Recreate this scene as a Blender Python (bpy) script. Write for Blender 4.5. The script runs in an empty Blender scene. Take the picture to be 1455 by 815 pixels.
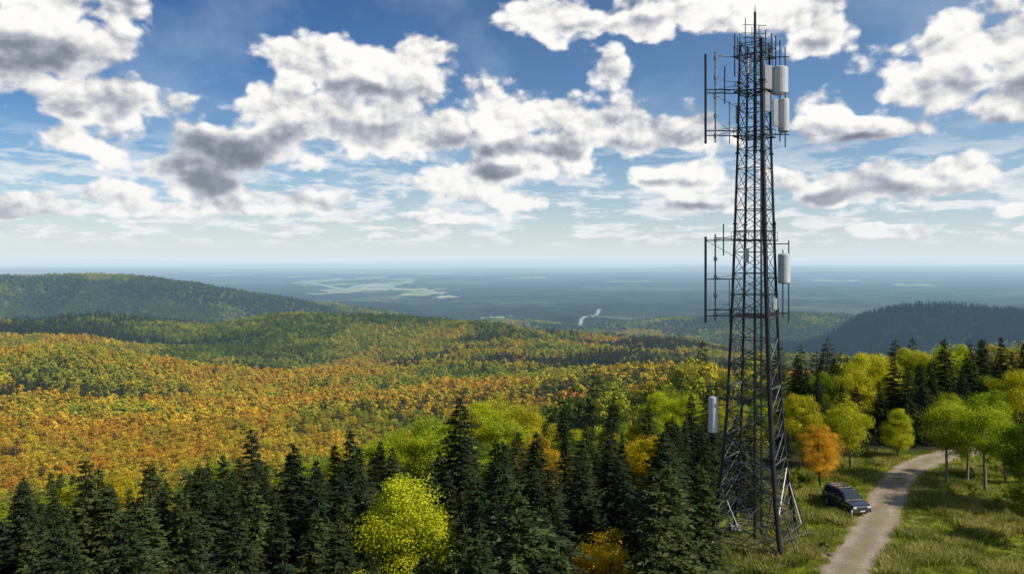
import bpy, math, random
import numpy as np
from mathutils import Vector, Matrix
random.seed(7); rng=np.random.default_rng(7)
scene=bpy.context.scene
F=1132.0; CAMZ=24.0
# ------------------------------------------------------------------ noise / terrain
def _hash(ix,iy,seed):
    n=(ix.astype(np.int64)*374761393+iy.astype(np.int64)*668265263+seed*1442695041)&0xffffffff
    n=((n^(n>>13))*1274126177)&0xffffffff
    n=(n^(n>>16))&0xffffffff
    return n/4294967295.0
def vnoise(x,y,seed=0):
    ix=np.floor(x);iy=np.floor(y);fx=x-ix;fy=y-iy
    fx=fx*fx*fx*(fx*(fx*6-15)+10);fy=fy*fy*fy*(fy*(fy*6-15)+10)
    a=_hash(ix,iy,seed);b=_hash(ix+1,iy,seed);c=_hash(ix,iy+1,seed);d=_hash(ix+1,iy+1,seed)
    return (a*(1-fx)+b*fx)*(1-fy)+(c*(1-fx)+d*fx)*fy
def fbm(x,y,seed=0,oct=4,rough=.5):
    s=0;a=1;t=0
    for i in range(oct):
        s=s+a*vnoise(x*2**i+17.3*i,y*2**i-9.1*i,seed+i);t+=a;a*=rough
    return s/t
def sstep(a,b,x):
    t=np.clip((x-a)/(b-a),0,1);return t*t*(3-2*t)
def crest(Y,pts,sub=8,lo=-262):
    return [((px-727)/F*Y,max(lo,CAMZ-(py-368)/F*Y-sub)) for px,py in pts]
ROWS=[(-400,[(-300,-70),(0,-25),(300,-30)]),
 (0,[(-300,-60),(-100,-22),(-40,-9),(0,-3),(15,0),(200,0),(400,-30)]),
 (100,[(-300,-60),(-120,-32),(-60,-17),(-20,-9),(12,-2),(24,0),(90,0),(250,-20)]),
 (130,[(-300,-66),(-120,-40),(-60,-26),(-20,-17),(12,-8),(30,-3),(90,-1),(250,-20)]),
 (200,[(-400,-72),(-150,-52),(-50,-42),(30,-26),(100,-10),(300,-30)]),
 (350,[(-600,-62),(-200,-66),(-50,-64),(100,-52),(200,-42),(400,-50)]),
 (700,[(-1500,-76),(-500,-88),(0,-94),(300,-96),(700,-94)]),
 (1100,[(-1500,-92),(-700,-104),(0,-112),(300,-134),(1200,-140)]),
 (1500,crest(1500,[(-200,455),(0,450),(150,445),(300,452),(420,441),(560,445),(700,460),(800,473),(900,484),(1000,494),(1200,505),(1500,515)])),
 (1950,[(-2500,-150),(0,-215),(900,-230),(1700,-230)]),
 (2300,[(-2500,-170),(0,-235)]+crest(2300,[(1150,500),(1200,474),(1235,448),(1290,433),(1380,430),(1455,434),(1700,436)])),
 (2650,[(-2500,-130),(0,-250),(2500,-240)]),
 (3000,crest(3000,[(-400,400),(0,388),(110,386),(200,389),(300,402),(400,420),(470,436),(560,460),(640,480),(850,480),(905,470),(950,458),(1000,451),(1100,448),(1200,450),(1500,452)])),
 (3700,[(-2600,-200),(0,-262),(2600,-262)]),
 (4600,[(-2600,-262),(2600,-262)]),
 (400000,[(0,-262),(1,-262)])]
RY=np.array([r[0] for r in ROWS],float)
def height(x,y):
    x=np.asarray(x,float);y=np.asarray(y,float)
    Z=[np.interp(x,[p[0] for p in r[1]],[p[1] for p in r[1]]) for r in ROWS]
    Z=np.array(Z)
    i=np.clip(np.searchsorted(RY,y,side='right')-1,0,len(RY)-2)
    t=np.clip((y-RY[i])/(RY[i+1]-RY[i]),0,1)
    t=.4*t+.6*t*t*(3-2*t)
    fl=np.arange(x.size).reshape(x.shape)
    Zf=Z.reshape(len(ROWS),-1)
    z=Zf[i.ravel(),fl.ravel()].reshape(x.shape)*(1-t)+Zf[(i+1).ravel(),fl.ravel()].reshape(x.shape)*t
    d=np.hypot(x,y)
    far=sstep(3500,9000,d)
    a=sstep(160,600,d)*(1-far)
    z=z+a*((fbm(x/330,y/330,5,3)-.5)*(50+52*np.exp(-((d-850)/380)**2))+(fbm(x/110,y/110,9,2)-.5)*16)
    z=z+sstep(1700,2600,d)*(1-far)*(fbm(x/500,y/500,15,3)-.5)*45
    z=z+far*(fbm(x/5200,y/2600,31,4)-.5)*80
    z=z+sstep(9000,22000,d)*(fbm(x/9000,y/4200,41,4)-.45)*190+sstep(30000,60000,d)*(fbm(x/16000,y/9000,47,3)-.4)*620
    return z
def h1(x,y): return float(height(np.array([x]),np.array([y]))[0])
CLEAR=[(10,25),(15.5,60),(16,73),(24,76),(28,86),(35,92),(46,99),(75,102),(75,92),(58,89),(60,60),(60,25)]
def inpoly(x,y,poly=CLEAR):
    x=np.asarray(x,float);y=np.asarray(y,float);ins=np.zeros(x.shape,bool);n=len(poly)
    for k in range(n):
        x1,y1=poly[k];x2,y2=poly[(k+1)%n]
        if y1==y2: continue
        c=((y1>y)!=(y2>y))&(x<(x2-x1)*(y-y1)/(y2-y1)+x1)
        ins^=c
    return ins
def catmull(pts,per=14):
    o=[];p=[pts[0]]+pts+[pts[-1]]
    for i in range(1,len(p)-2):
        for k in range(per):
            t=k/per
            o.append(tuple(.5*((2*p[i][c])+(-p[i-1][c]+p[i+1][c])*t+(2*p[i-1][c]-5*p[i][c]+4*p[i+1][c]-p[i+2][c])*t*t+(-p[i-1][c]+3*p[i][c]-3*p[i+1][c]+p[i+2][c])*t**3) for c in(0,1)))
    return o
RC=catmull([(12.5,32),(17.5,43),(21.8,53),(25.6,61),(31.2,69.4),(37.2,79.2),(42.8,87.6),(47.6,93.2),(53.5,97.6),(62,101.5),(74,106)])
RCn=np.array(RC)
def roaddist(x,y):
    d=np.full(np.shape(x),1e9)
    for i in range(0,len(RCn)): d=np.minimum(d,np.hypot(x-RCn[i,0],y-RCn[i,1]))
    return d
# ------------------------------------------------------------------ node helpers
class NT:
    def __init__(s,tree): s.t=tree;s.n=tree.nodes;s.l=tree.links
    def new(s,typ,**kw):
        nd=s.n.new(typ)
        for k,v in kw.items(): setattr(nd,k,v)
        return nd
    def put(s,sock,v):
        if isinstance(v,bpy.types.NodeSocket): s.l.new(v,sock)
        else:
            try: sock.default_value=v
            except Exception: sock.default_value=(*v,1)
    def m(s,op,a,b=None,c=None,clamp=False):
        nd=s.new('ShaderNodeMath',operation=op);nd.use_clamp=clamp
        s.put(nd.inputs[0],a)
        if b is not None:s.put(nd.inputs[1],b)
        if c is not None:s.put(nd.inputs[2],c)
        return nd.outputs[0]
    def vm(s,op,a,b=None):
        nd=s.new('ShaderNodeVectorMath',operation=op)
        s.put(nd.inputs[0],a)
        if b is not None:
            if op=='SCALE': s.put(nd.inputs['Scale'],b)
            else: s.put(nd.inputs[1],b)
        return nd.outputs['Value'] if op in('LENGTH','DOT_PRODUCT','DISTANCE') else nd.outputs[0]
    def mix(s,f,a,b,mode='MIX'):
        nd=s.new('ShaderNodeMix',data_type='RGBA',blend_type=mode)
        s.put(nd.inputs[0],f);s.put(nd.inputs[6],a);s.put(nd.inputs[7],b)
        return nd.outputs[2]
    def mr(s,v,a,b,c=0.,d=1.,smooth=True):
        nd=s.new('ShaderNodeMapRange');nd.interpolation_type='SMOOTHSTEP' if smooth else 'LINEAR'
        s.put(nd.inputs[0],v)
        for k,q in zip((1,2,3,4),(a,b,c,d)): nd.inputs[k].default_value=q
        return nd.outputs[0]
    def noise(s,vec,scale,detail=4,rough=.5,col=False,dist=0,dim='3D'):
        nd=s.new('ShaderNodeTexNoise');nd.noise_dimensions=dim
        if vec is not None:s.put(nd.inputs['Vector'],vec)
        nd.inputs['Scale'].default_value=scale;nd.inputs['Detail'].default_value=detail
        nd.inputs['Roughness'].default_value=rough;nd.inputs['Distortion'].default_value=dist
        return nd.outputs[1] if col else nd.outputs[0]
    def voro(s,vec,scale,detail=2,rough=.5):
        nd=s.new('ShaderNodeTexVoronoi');nd.voronoi_dimensions='2D';nd.feature='F1'
        s.put(nd.inputs['Vector'],vec);nd.inputs['Scale'].default_value=scale
        nd.inputs['Detail'].default_value=detail;nd.inputs['Roughness'].default_value=rough
        return nd.outputs['Distance']
    def ramp(s,f,stops):
        nd=s.new('ShaderNodeValToRGB');s.put(nd.inputs[0],f)
        el=nd.color_ramp.elements
        while len(el)<len(stops): el.new(.5)
        for e,(p,c) in zip(el,stops): e.position=p;e.color=(*c,1)
        return nd.outputs[0]
    def attr(s,name,typ='GEOMETRY'):
        nd=s.new('ShaderNodeAttribute');nd.attribute_name=name;nd.attribute_type=typ
        return nd
def newmat(name):
    m=bpy.data.materials.new(name);m.use_nodes=True;m.node_tree.nodes.clear()
    return m,NT(m.node_tree)
def finish(m,N,shader,haze=False):
    out=N.new('ShaderNodeOutputMaterial')
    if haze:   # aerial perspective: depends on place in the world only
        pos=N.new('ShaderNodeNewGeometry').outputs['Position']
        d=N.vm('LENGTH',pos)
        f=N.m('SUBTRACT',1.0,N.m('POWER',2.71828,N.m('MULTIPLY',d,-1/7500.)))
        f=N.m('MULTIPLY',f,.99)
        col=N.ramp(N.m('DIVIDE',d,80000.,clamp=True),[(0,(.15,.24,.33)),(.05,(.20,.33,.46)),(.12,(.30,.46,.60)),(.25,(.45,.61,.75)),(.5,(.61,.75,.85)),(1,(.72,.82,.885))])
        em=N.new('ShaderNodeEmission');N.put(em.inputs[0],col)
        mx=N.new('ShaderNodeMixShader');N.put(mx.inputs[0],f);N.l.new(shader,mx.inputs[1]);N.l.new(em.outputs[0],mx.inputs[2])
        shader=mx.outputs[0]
    N.l.new(shader,out.inputs[0]);return m
def pbsdf(N,col,rough=.6,metal=0,normal=None,spec=.5):
    b=N.new('ShaderNodeBsdfPrincipled');N.put(b.inputs['Base Color'],col if not isinstance(col,tuple) else (*col,1))
    N.put(b.inputs['Roughness'],rough);b.inputs['Metallic'].default_value=metal
    b.inputs['Specular IOR Level'].default_value=spec
    if normal is not None:N.l.new(normal,b.inputs['Normal'])
    return b.outputs[0]
def bump(N,h,strength=.5,dist=.1):
    b=N.new('ShaderNodeBump');b.inputs['Strength'].default_value=strength;b.inputs['Distance'].default_value=dist
    N.l.new(h,b.inputs['Height']);return b.outputs[0]
def simple(name,col,rough=.5,metal=0,nscale=6,var=.25,spec=.5):
    m,N=newmat(name)
    tc=N.new('ShaderNodeTexCoord').outputs['Object']
    n=N.noise(tc,nscale,6,.6)
    c=N.mix(N.mr(n,.3,.7),tuple(v*(1-var) for v in col),tuple(min(1,v*(1+var)) for v in col))
    r=N.mr(n,.3,.7,rough*.85,min(1,rough*1.15))
    return finish(m,N,pbsdf(N,c,r,metal,spec=spec))
def leafmat(name,src,haze=False,trans=.35,dark=.55,bright=1.35):
    m,N=newmat(name)
    if src=='OBJECT': tint=N.new('ShaderNodeObjectInfo').outputs['Color']
    else: tint=N.attr('tint','INSTANCER').outputs['Color']
    lv=N.attr('lv').outputs['Fac']
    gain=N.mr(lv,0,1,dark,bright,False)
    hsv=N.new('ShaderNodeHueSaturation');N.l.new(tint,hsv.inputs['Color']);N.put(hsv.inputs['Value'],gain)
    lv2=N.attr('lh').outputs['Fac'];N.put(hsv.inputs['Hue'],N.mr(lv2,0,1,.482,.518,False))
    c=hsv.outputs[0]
    d=N.new('ShaderNodeBsdfDiffuse');N.l.new(c,d.inputs[0])
    t=N.new('ShaderNodeBsdfTranslucent');N.l.new(c,t.inputs[0])
    mx=N.new('ShaderNodeMixShader');mx.inputs[0].default_value=trans;N.l.new(d.outputs[0],mx.inputs[1]);N.l.new(t.outputs[0],mx.inputs[2])
    return finish(m,N,mx.outputs[0],haze)
# ------------------------------------------------------------------ mesh helpers
class MB:
    def __init__(s): s.v=[];s.f=[];s.m=[]
    def beam(s,p,q,r0,r1=None,n=6,mat=0,cap=True):
        r1=r0 if r1 is None else r1
        p=Vector(p);q=Vector(q);d=(q-p)
        if d.length<1e-6:return
        d.normalize();a=d.orthogonal().normalized();b=d.cross(a);o=len(s.v)
        for c,r in((p,r0),(q,r1)):
            for k in range(n):
                an=2*math.pi*k/n;s.v.append(tuple(c+a*math.cos(an)*r+b*math.sin(an)*r))
        for k in range(n):
            k2=(k+1)%n;s.f.append((o+k,o+k2,o+n+k2,o+n+k));s.m.append(mat)
        if cap:
            s.f.append(tuple(o+k for k in range(n))[::-1]);s.m.append(mat)
            s.f.append(tuple(o+n+k for k in range(n)));s.m.append(mat)
    def tube(s,pts,rad,n=6,mat=0):
        for i in range(len(pts)-1): s.beam(pts[i],pts[i+1],rad[i],rad[i+1],n,mat,cap=False)
    def box(s,c,size,mat=0,rot=0,taper=1):
        o=len(s.v);sx,sy,sz=[q/2 for q in size];cr,sr=math.cos(rot),math.sin(rot)
        for z,tp in((-sz,1),(sz,taper)):
            for x,y in((-sx,-sy),(sx,-sy),(sx,sy),(-sx,sy)):
                x*=tp;y*=tp
                s.v.append((c[0]+x*cr-y*sr,c[1]+x*sr+y*cr,c[2]+z))
        for f in((3,2,1,0),(4,5,6,7),(0,1,5,4),(1,2,6,5),(2,3,7,6),(3,0,4,7)):
            s.f.append(tuple(o+k for k in f));s.m.append(mat)
def link(o,col=None):
    (col or scene.collection).objects.link(o);return o
def mesh_obj(name,mb,mats,parent=None,smooth=False,bevel=0,col=None):
    me=bpy.data.meshes.new(name);me.from_pydata(mb.v,[],mb.f)
    for m in mats:me.materials.append(m)
    me.polygons.foreach_set('material_index',mb.m)
    if smooth:me.polygons.foreach_set('use_smooth',[True]*len(mb.f))
    me.update();o=bpy.data.objects.new(name,me);link(o,col)
    if parent:o.parent=parent
    if bevel:
        b=o.modifiers.new('bevel','BEVEL');b.width=bevel;b.segments=3;b.limit_method='ANGLE'
    return o
def plant_mesh(name,mb,quads,lv,lh,mats):
    nv=len(mb.v);nq=len(quads)
    V=np.concatenate([np.array(mb.v,float).reshape(-1,3),quads.reshape(-1,3)])
    me=bpy.data.meshes.new(name)
    loops=[];st=[];tot=[];k=0
    for f in mb.f: loops+=list(f);st.append(k);tot.append(len(f));k+=len(f)
    L=np.concatenate([np.array(loops,int),nv+np.arange(nq*4)])
    S=np.concatenate([np.array(st,int),k+4*np.arange(nq)]);T=np.concatenate([np.array(tot,int),np.full(nq,4)])
    me.vertices.add(len(V));me.vertices.foreach_set('co',V.astype(np.float32).ravel())
    me.loops.add(len(L));me.loops.foreach_set('vertex_index',L.astype(np.int32))
    me.polygons.add(len(S));me.polygons.foreach_set('loop_start',S.astype(np.int32));me.polygons.foreach_set('loop_total',T.astype(np.int32))
    for m in mats:me.materials.append(m)
    me.polygons.foreach_set('material_index',np.concatenate([np.zeros(len(mb.f)),np.ones(nq)]).astype(np.int32))
    for nm,arr in(('lv',lv),('lh',lh)):
        a=me.attributes.new(nm,'FLOAT','FACE');a.data.foreach_set('value',np.concatenate([np.full(len(mb.f),.5),arr]).astype(np.float32))
    me.update();me.validate();return me
def rand_unit(n):
    v=rng.normal(size=(n,3));return v/np.linalg.norm(v,axis=1,keepdims=True)
def leaf_quads(C,Nrm,size):
    n=len(C);r=rand_unit(n);t=np.cross(Nrm,r);t/=np.linalg.norm(t,axis=1,keepdims=True)+1e-9
    b=np.cross(Nrm,t);s=size[:,None]
    return np.stack([C-t*s,C-b*s*.62,C+t*s,C+b*s*.62],1)
bark=simple('bark',(.09,.065,.045),.9,0,12,.4,.2)
birch=simple('pale_bark',(.22,.19,.15),.9,0,12,.5,.2)
def deciduous(name,H=10,W=.33,nclump=50,per=200,leaf=.11,mats=None,base=.24,wood=True,seed=0,shape=1.0,nr_=.8,cs=1.0):
    random.seed(seed);mb=MB()
    c0=H*(base+1)/2;rz=H*(1-base)/2
    cl=[]
    tries=0
    while len(cl)<nclump and tries<20000:
        tries+=1
        p=rng.normal(size=3);p/=np.linalg.norm(p);r=rng.uniform(.25,.92)**.6
        zz=p[2]*r
        k=1.0 if zz<0 else 1-.45*shape*zz
        wob=1+.25*math.sin(3*math.atan2(p[1],p[0])+seed)*.6
        cl.append((p[0]*r*H*W*k*wob,p[1]*r*H*W*k*wob,c0+zz*rz*.92,H*rng.uniform(.045,.11)*cs))
    cl=np.array(cl)
    lean=rng.normal(size=2)*.015*H
    if wood:
        pts=[(0,0,-.4),(lean[0]*.3,lean[1]*.3,H*.25),(lean[0],lean[1],H*.55),(lean[0]*.7,lean[1]*1.2,H*.86)]
        mb.tube(pts,[H*.017,H*.012,H*.008,H*.003],7)
        for c in cl[rng.permutation(len(cl))[:min(len(cl),26)]]:
            z0=max(H*base*.75,c[2]-math.hypot(c[0],c[1])*rng.uniform(.6,1.1));z0=min(z0,H*.85)
            mid=(c[0]*.5,c[1]*.5,z0+(c[2]-z0)*.4+H*.01)
            mb.tube([(lean[0]*z0/H,lean[1]*z0/H,z0),mid,(c[0],c[1],c[2])],[H*.006,H*.004,H*.0015],5)
    Cs=[];Ns=[];lv=[]
    for c in cl:
        n=int(per*rng.uniform(.6,1.3));u=rand_unit(n)
        r=c[3]*rng.uniform(.25,1.25,n)**.7
        P=np.array(c[:3])+u*r[:,None]*np.array([1.15,1.15,.8])
        Cs.append(P);nn=u+rand_unit(n)*nr_+np.array([0,0,.35]);Ns.append(nn/np.linalg.norm(nn,axis=1,keepdims=True))
        lv.append(np.clip(rng.uniform(.2,.8)+rng.normal(size=n)*.18,0,1))
    C=np.concatenate(Cs);Nn=np.concatenate(Ns);lv=np.concatenate(lv)
    q=leaf_quads(C,Nn,leaf*rng.uniform(.7,1.35,len(C)))
    return plant_mesh(name,mb,q,lv,rng.uniform(0,1,len(C)),mats)
def conifer(name,H=12,W=.21,dz=.3,nb=8,ns=16,mats=None,seed=0,spr=.30,droop=.35):
    random.seed(seed);mb=MB()
    mb.tube([(0,0,-.4),(0,0,H*.5),(0,0,H*.98)],[H*.014,H*.009,H*.002],7)
    A=[];lv=[]
    z=H*.07
    lob=[random.uniform(0,6.28) for _ in range(3)]
    while z<H*.985:
        t=1-z/H
        R=H*W*(t**.78)*(1 if t<.75 else 1-(t-.75)*1.4)
        n=max(4,int(nb*(.55+.6*t)))
        a0=random.uniform(0,6.28)
        for k in range(n):
            a=a0+2*math.pi*k/n+random.uniform(-.25,.25);L=max(.18,R*random.uniform(.55,1.22)*(1+.18*math.sin(2*a+lob[0]+z*.9)+.14*math.sin(3*a+lob[1]-z*1.7)))
            zz=z+random.uniform(-.7,.7)*dz;dr=droop*random.uniform(.4,1.4)*L*(.3+t)
            br=random.uniform(.0,1.)
            dirv=np.array([math.cos(a),math.sin(a),0.]);side=np.array([-math.sin(a),math.cos(a),0.])
            if L>.8: mb.tube([(0,0,zz),tuple(dirv*L*.6+np.array([0,0,zz-dr*.35])),tuple(dirv*L*.95+np.array([0,0,zz-dr*.8]))],[.03,.02,.006],3)
            m=max(4,int(ns*(.35+.65*L/(H*W))))
            for j in range(m):
                s=(j+.6)/m*random.uniform(.92,1.05);s=.15+.85*s
                p=dirv*L*s+np.array([0,0,zz-dr*s*s+.04*random.random()])
                sg=1 if j%2 else -1
                ln=spr*(1.3-.6*s)*random.uniform(.7,1.3)*(.6+.5*min(1,L/1.5))
                o=dirv*.75+side*sg*random.uniform(.4,1.2)+np.array([0,0,random.uniform(-.55,.2)])
                if j==m-1:o=dirv+np.array([0,0,-.1])
                o/=np.linalg.norm(o)
                w=np.cross(o,[0,0,1]);w/=np.linalg.norm(w);w=w+np.array([0,0,random.uniform(-.7,.7)]);w/=np.linalg.norm(w)
                wd=ln*.22
                A.append([p,p+o*ln*.45-w*wd,p+o*ln,p+o*ln*.45+w*wd])
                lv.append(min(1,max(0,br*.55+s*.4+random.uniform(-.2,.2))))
        z+=dz*(.55+.6*t)
    for k in range(6):
        a=k*1.05;p=np.array([0,0,H*.95]);o=np.array([math.cos(a)*.12,math.sin(a)*.12,.06*H]);w=np.array([-math.sin(a),math.cos(a),0])*.05
        A.append([p,p+o*.5-w,p+o,p+o*.5+w]);lv.append(.6)
    A=np.array(A)
    return plant_mesh(name,mb,A,np.array(lv),rng.uniform(0,1,len(A)),mats)
# ------------------------------------------------------------------ materials for plants
LM=leafmat('foliage_leaves','OBJECT',trans=.42)
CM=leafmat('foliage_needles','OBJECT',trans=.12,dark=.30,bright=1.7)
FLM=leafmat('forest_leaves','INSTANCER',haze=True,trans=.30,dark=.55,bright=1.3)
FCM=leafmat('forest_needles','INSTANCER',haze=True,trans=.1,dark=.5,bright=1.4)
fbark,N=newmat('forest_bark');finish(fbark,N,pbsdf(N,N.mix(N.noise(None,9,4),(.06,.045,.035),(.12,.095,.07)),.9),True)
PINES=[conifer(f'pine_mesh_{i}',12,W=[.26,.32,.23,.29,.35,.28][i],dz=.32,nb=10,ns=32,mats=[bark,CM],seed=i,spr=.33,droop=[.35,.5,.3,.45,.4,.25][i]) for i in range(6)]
DECS=[deciduous(f'leafy_mesh_{i}',10,W=[.30,.36,.27,.33,.3][i],nclump=[72,80,62,74,66][i],per=330,leaf=.072,mats=[bark,LM],base=[.2,.16,.26,.18,.22][i],seed=i+20) for i in range(5)]
HERO=[deciduous(f'fine_leafy_mesh_{i}',10,W=[.25,.28][i],nclump=120,per=420,leaf=.045,mats=[bark,LM],base=.12,seed=i+33,shape=1.3,cs=.8) for i in range(2)]
SLIM=[deciduous(f'slim_mesh_{i}',10,W=.21,nclump=52,per=240,leaf=.07,mats=[birch,LM],base=.28,seed=i+50,shape=.6) for i in range(3)]
BUSH=[deciduous(f'bush_mesh_{i}',1.6,W=.5,nclump=22,per=90,leaf=.045,mats=[bark,LM],base=.0,seed=i+80) for i in range(3)]
def J(c,v=.12):
    k=1+random.uniform(-v,v);return (c[0]*k*(1+random.uniform(-v,v)),c[1]*k*(1+random.uniform(-v,v)*.6),c[2]*k,1)
YG=(.46,.51,.028);YEL=(.66,.52,.025);ORG=(.70,.43,.03);GRN=(.22,.31,.03);PINE=(.034,.050,.022);PINE2=(.060,.076,.026)
placed=[]
def tree(kind,X,Y,H,col,wf=1.0,idx=None):
    if kind=='pine': me=PINES[random.randrange(6) if idx is None else idx];nm='pine_tree';H0=12
    elif kind=='slim': me=SLIM[random.randrange(3)];nm='young_deciduous_tree';H0=10
    else:
        L_=DECS+HERO;me=L_[random.randrange(5) if idx is None else idx];nm={'orange':'orange_autumn_tree','yellow':'yellow_autumn_tree'}.get(kind,'green_deciduous_tree');H0=10
    o=bpy.data.objects.new(nm,me);link(o)
    g=h1(X,Y);o.location=(X,Y,g-.15);s=H/H0;w=s*wf
    o.scale=(w,w,s);o.rotation_euler=(random.uniform(-.03,.03),random.uniform(-.03,.03),random.uniform(0,6.28));o.color=J(col)
    placed.append((X,Y,1.5 if kind in('pine','slim') else 2.3));return o
def treeT(kind,px,ytop,Y,col,wf=1.0,idx=None):
    X=(px-727)/F*Y;top=CAMZ-(ytop-368)/F*Y
    return tree(kind,X,Y,top-h1(X,Y),col,wf,idx)
random.seed(3)
# right-hand trees behind / beside the clearing
treeT('orange',1165,590,84,(.70,.46,.04),1.1,6);treeT('green',1140,548,92,(.50,.50,.03),1.0);treeT('green',1208,556,90,YG,.95)
treeT('green',1275,572,95,YG,1.1,5);treeT('yellow',1238,488,112,(.58,.53,.03),1.1);treeT('green',1215,510,108,YG,.95)
treeT('slim',1345,560,84,(.34,.42,.025),1.2);treeT('slim',1374,570,85,(.36,.43,.025),1.1);treeT('slim',1400,566,82,(.36,.44,.025),1.3);treeT('green',1428,575,86,(.30,.40,.03),.9)
treeT('slim',1452,590,76,(.20,.27,.02),1.3);treeT('green',1490,560,74,(.2,.26,.02),1.0);treeT('green',1475,660,66,(.14,.19,.02),1.0)
treeT('green',1350,476,122,YG,1.0);treeT('green',1290,484,126,YG,1.0);treeT('yellow',1442,506,104,(.55,.56,.03),1.0);treeT('green',1262,500,116,YG,.9)
treeT('green',1405,540,102,(.38,.47,.03),1.0);treeT('yellow',1325,500,125,YG,1)
for px,yt,Y in[(1185,507,114),(1136,516,116),(1272,498,108),(1345,480,112),(1380,492,108),(1420,478,110),(1398,480,118),(1305,515,108),(1325,525,107),(1250,540,104),(1160,530,106),(1452,486,112),(1365,520,106),(1435,525,108),(1225,520,118),(1475,480,108),(1290,520,103),(1195,545,104),(1415,520,106)]:
    treeT('pine',px,yt,Y,PINE,1.05)
# left slope trees
for px,yt,Y in[(650,563,72),(490,610,75),(360,607,85),(425,628,62),(290,662,60),(120,652,62),(30,690,58),(800,577,95),(870,556,100),(832,600,88),(920,572,90),(985,558,84),(738,612,70),(925,690,58),(1000,602,76),(1010,545,92),(960,600,74),(710,640,64),(820,650,62),(490,672,58),(210,655,66),(700,700,52),(770,690,55),(940,660,66),(860,612,80),(450,650,70),(975,690,60),(620,640,80)]:
    treeT('pine',px,yt,Y,PINE if random.random()<.7 else PINE2,1.12)
treeT('green',583,648,54,(.54,.57,.03),1.12,5);treeT('orange',860,732,50,(.80,.54,.03),1.15,6);treeT('orange',764,600,78,(.74,.50,.03),.9,6);treeT('green',700,556,106,YG,1.2)
treeT('green',745,566,104,YG,1.1);treeT('green',562,592,112,YG,1.2);treeT('green',612,582,102,(.38,.47,.03),1.1);treeT('green',945,546,106,YG,1.1);treeT('green',975,552,104,YG,1.0)
treeT('yellow',918,596,76,YEL,.8);treeT('green',665,570,100,YG,1.1);treeT('green',530,610,108,YG,1.2);treeT('green',590,600,95,YG,1.0);treeT('yellow',980,742,58,(.36,.30,.03),.8)
treeT('green',640,600,92,(.34,.44,.03),1.1);treeT('green',720,585,98,(.36,.45,.03),1.1);treeT('yellow',515,640,90,(.38,.38,.03),1.0);treeT('yellow',245,700,72,(.46,.40,.03),.8)
TOWER=(20.7,68.0)
px_p=[-300,0,120,360,500,650,800,900,1000,1120];yp_p=[690,668,655,638,625,612,605,590,585,560]
def filltrees():
    y=33
    while y<128:
        st=3.7 if y<84 else 4.5
        x=-.80*y
        while x<(.82*y):
            X=x+random.uniform(-.38,.38)*st;Y=y+random.uniform(-.38,.38)*st;x+=st
            if inpoly(np.array([X]),np.array([Y]))[0]: continue
            if any(inpoly(np.array([X+dx]),np.array([Y+dy]))[0] for dx,dy in((1.5,0),(-1.5,0),(0,1.5),(0,-1.5))): continue
            if (X-TOWER[0])**2+(Y-TOWER[1])**2<49: continue
            if roaddist(X,Y)<3.2: continue
            if any((X-a)**2+(Y-b)**2<(c*1.15)**2 for a,b,c in placed): continue
            px=727+F*X/Y;g=h1(X,Y)
            if px<1120:
                yl=np.interp(px,px_p,yp_p)+random.uniform(0,62)
                if Y<54 and (520<px<650): yl=max(yl,785)
                if Y<50 and (815<px<905): yl=max(yl,815)
                top=CAMZ-(yl-368)/F*Y
                H=min(random.uniform(12,17),top-g)
                if H<5: H=random.uniform(4.5,6)
                left=X<-.2*Y and Y>84
                r=random.random()
                if (Y>88 and r<.62) or (left and r<.5): tree('yellow' if random.random()<.3 else 'green',X,Y,H*.95,random.choice([YG,(.36,.43,.03),(.56,.45,.03),GRN]),1.05)
                elif r>.975 and Y>60: tree('yellow',X,Y,H*.8,(.46,.42,.03),.8)
                else: tree('pine',X,Y,H,PINE if random.random()<.6 else PINE2,random.uniform(.95,1.2))
            else:
                if Y<60 and X<60: continue
                H=random.uniform(9,11.5)
                if Y<104 and X<60: H=random.uniform(7,9)
                if random.random()<.4: tree('green',X,Y,H*.9,random.choice([YG,GRN,(.33,.42,.03)]),1)
                else: tree('pine',X,Y,H,PINE,1.0)
        y+=st
filltrees()
# ------------------------------------------------------------------ terrain sheet
az=np.concatenate([np.radians(np.arange(-38,38.01,.11)),np.radians(np.arange(40,322,2.5))])
nr=760;rad=8.0*np.exp(np.linspace(0,math.log(260000/8.),nr))
A,R=np.meshgrid(az,rad,indexing='ij');GX=R*np.sin(A);GY=R*np.cos(A);GZ=height(GX,GY)
na=len(az)
me=bpy.data.meshes.new('terrain')
V=np.stack([GX,GY,GZ],-1).reshape(-1,3);V=np.concatenate([V,[[0,0,h1(0,0)]]])
I=np.arange(na)[:,None];K=np.arange(nr-1)[None,:];I2=(I+1)%na
q=np.stack([I*nr+K,I*nr+K+1,I2*nr+K+1,I2*nr+K],-1).reshape(-1,4)[:,::-1]
ctr=len(V)-1;tri=np.stack([np.full(na,ctr),(np.arange(na)+1)%na*nr,np.arange(na)*nr],-1)
L=np.concatenate([q.ravel(),tri.ravel()]);S=np.concatenate([4*np.arange(len(q)),4*len(q)+3*np.arange(na)]);T=np.concatenate([np.full(len(q),4),np.full(na,3)])
me.vertices.add(len(V));me.vertices.foreach_set('co',V.astype(np.float32).ravel())
me.loops.add(len(L));me.loops.foreach_set('vertex_index',L.astype(np.int32))
me.polygons.add(len(S));me.polygons.foreach_set('loop_start',S.astype(np.int32));me.polygons.foreach_set('loop_total',T.astype(np.int32))
me.polygons.foreach_set('use_smooth',np.ones(len(S),bool))
vx,vy=V[:,0],V[:,1]
gm=np.zeros(len(V))
near=(np.hypot(vx,vy)<200)
wx=vx+ (fbm(vx/3,vy/3,77,3)-.5)*4;wy=vy+(fbm(vx/3,vy/3,78,3)-.5)*4
gm[near]=inpoly(wx[near],wy[near]).astype(float)
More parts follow.
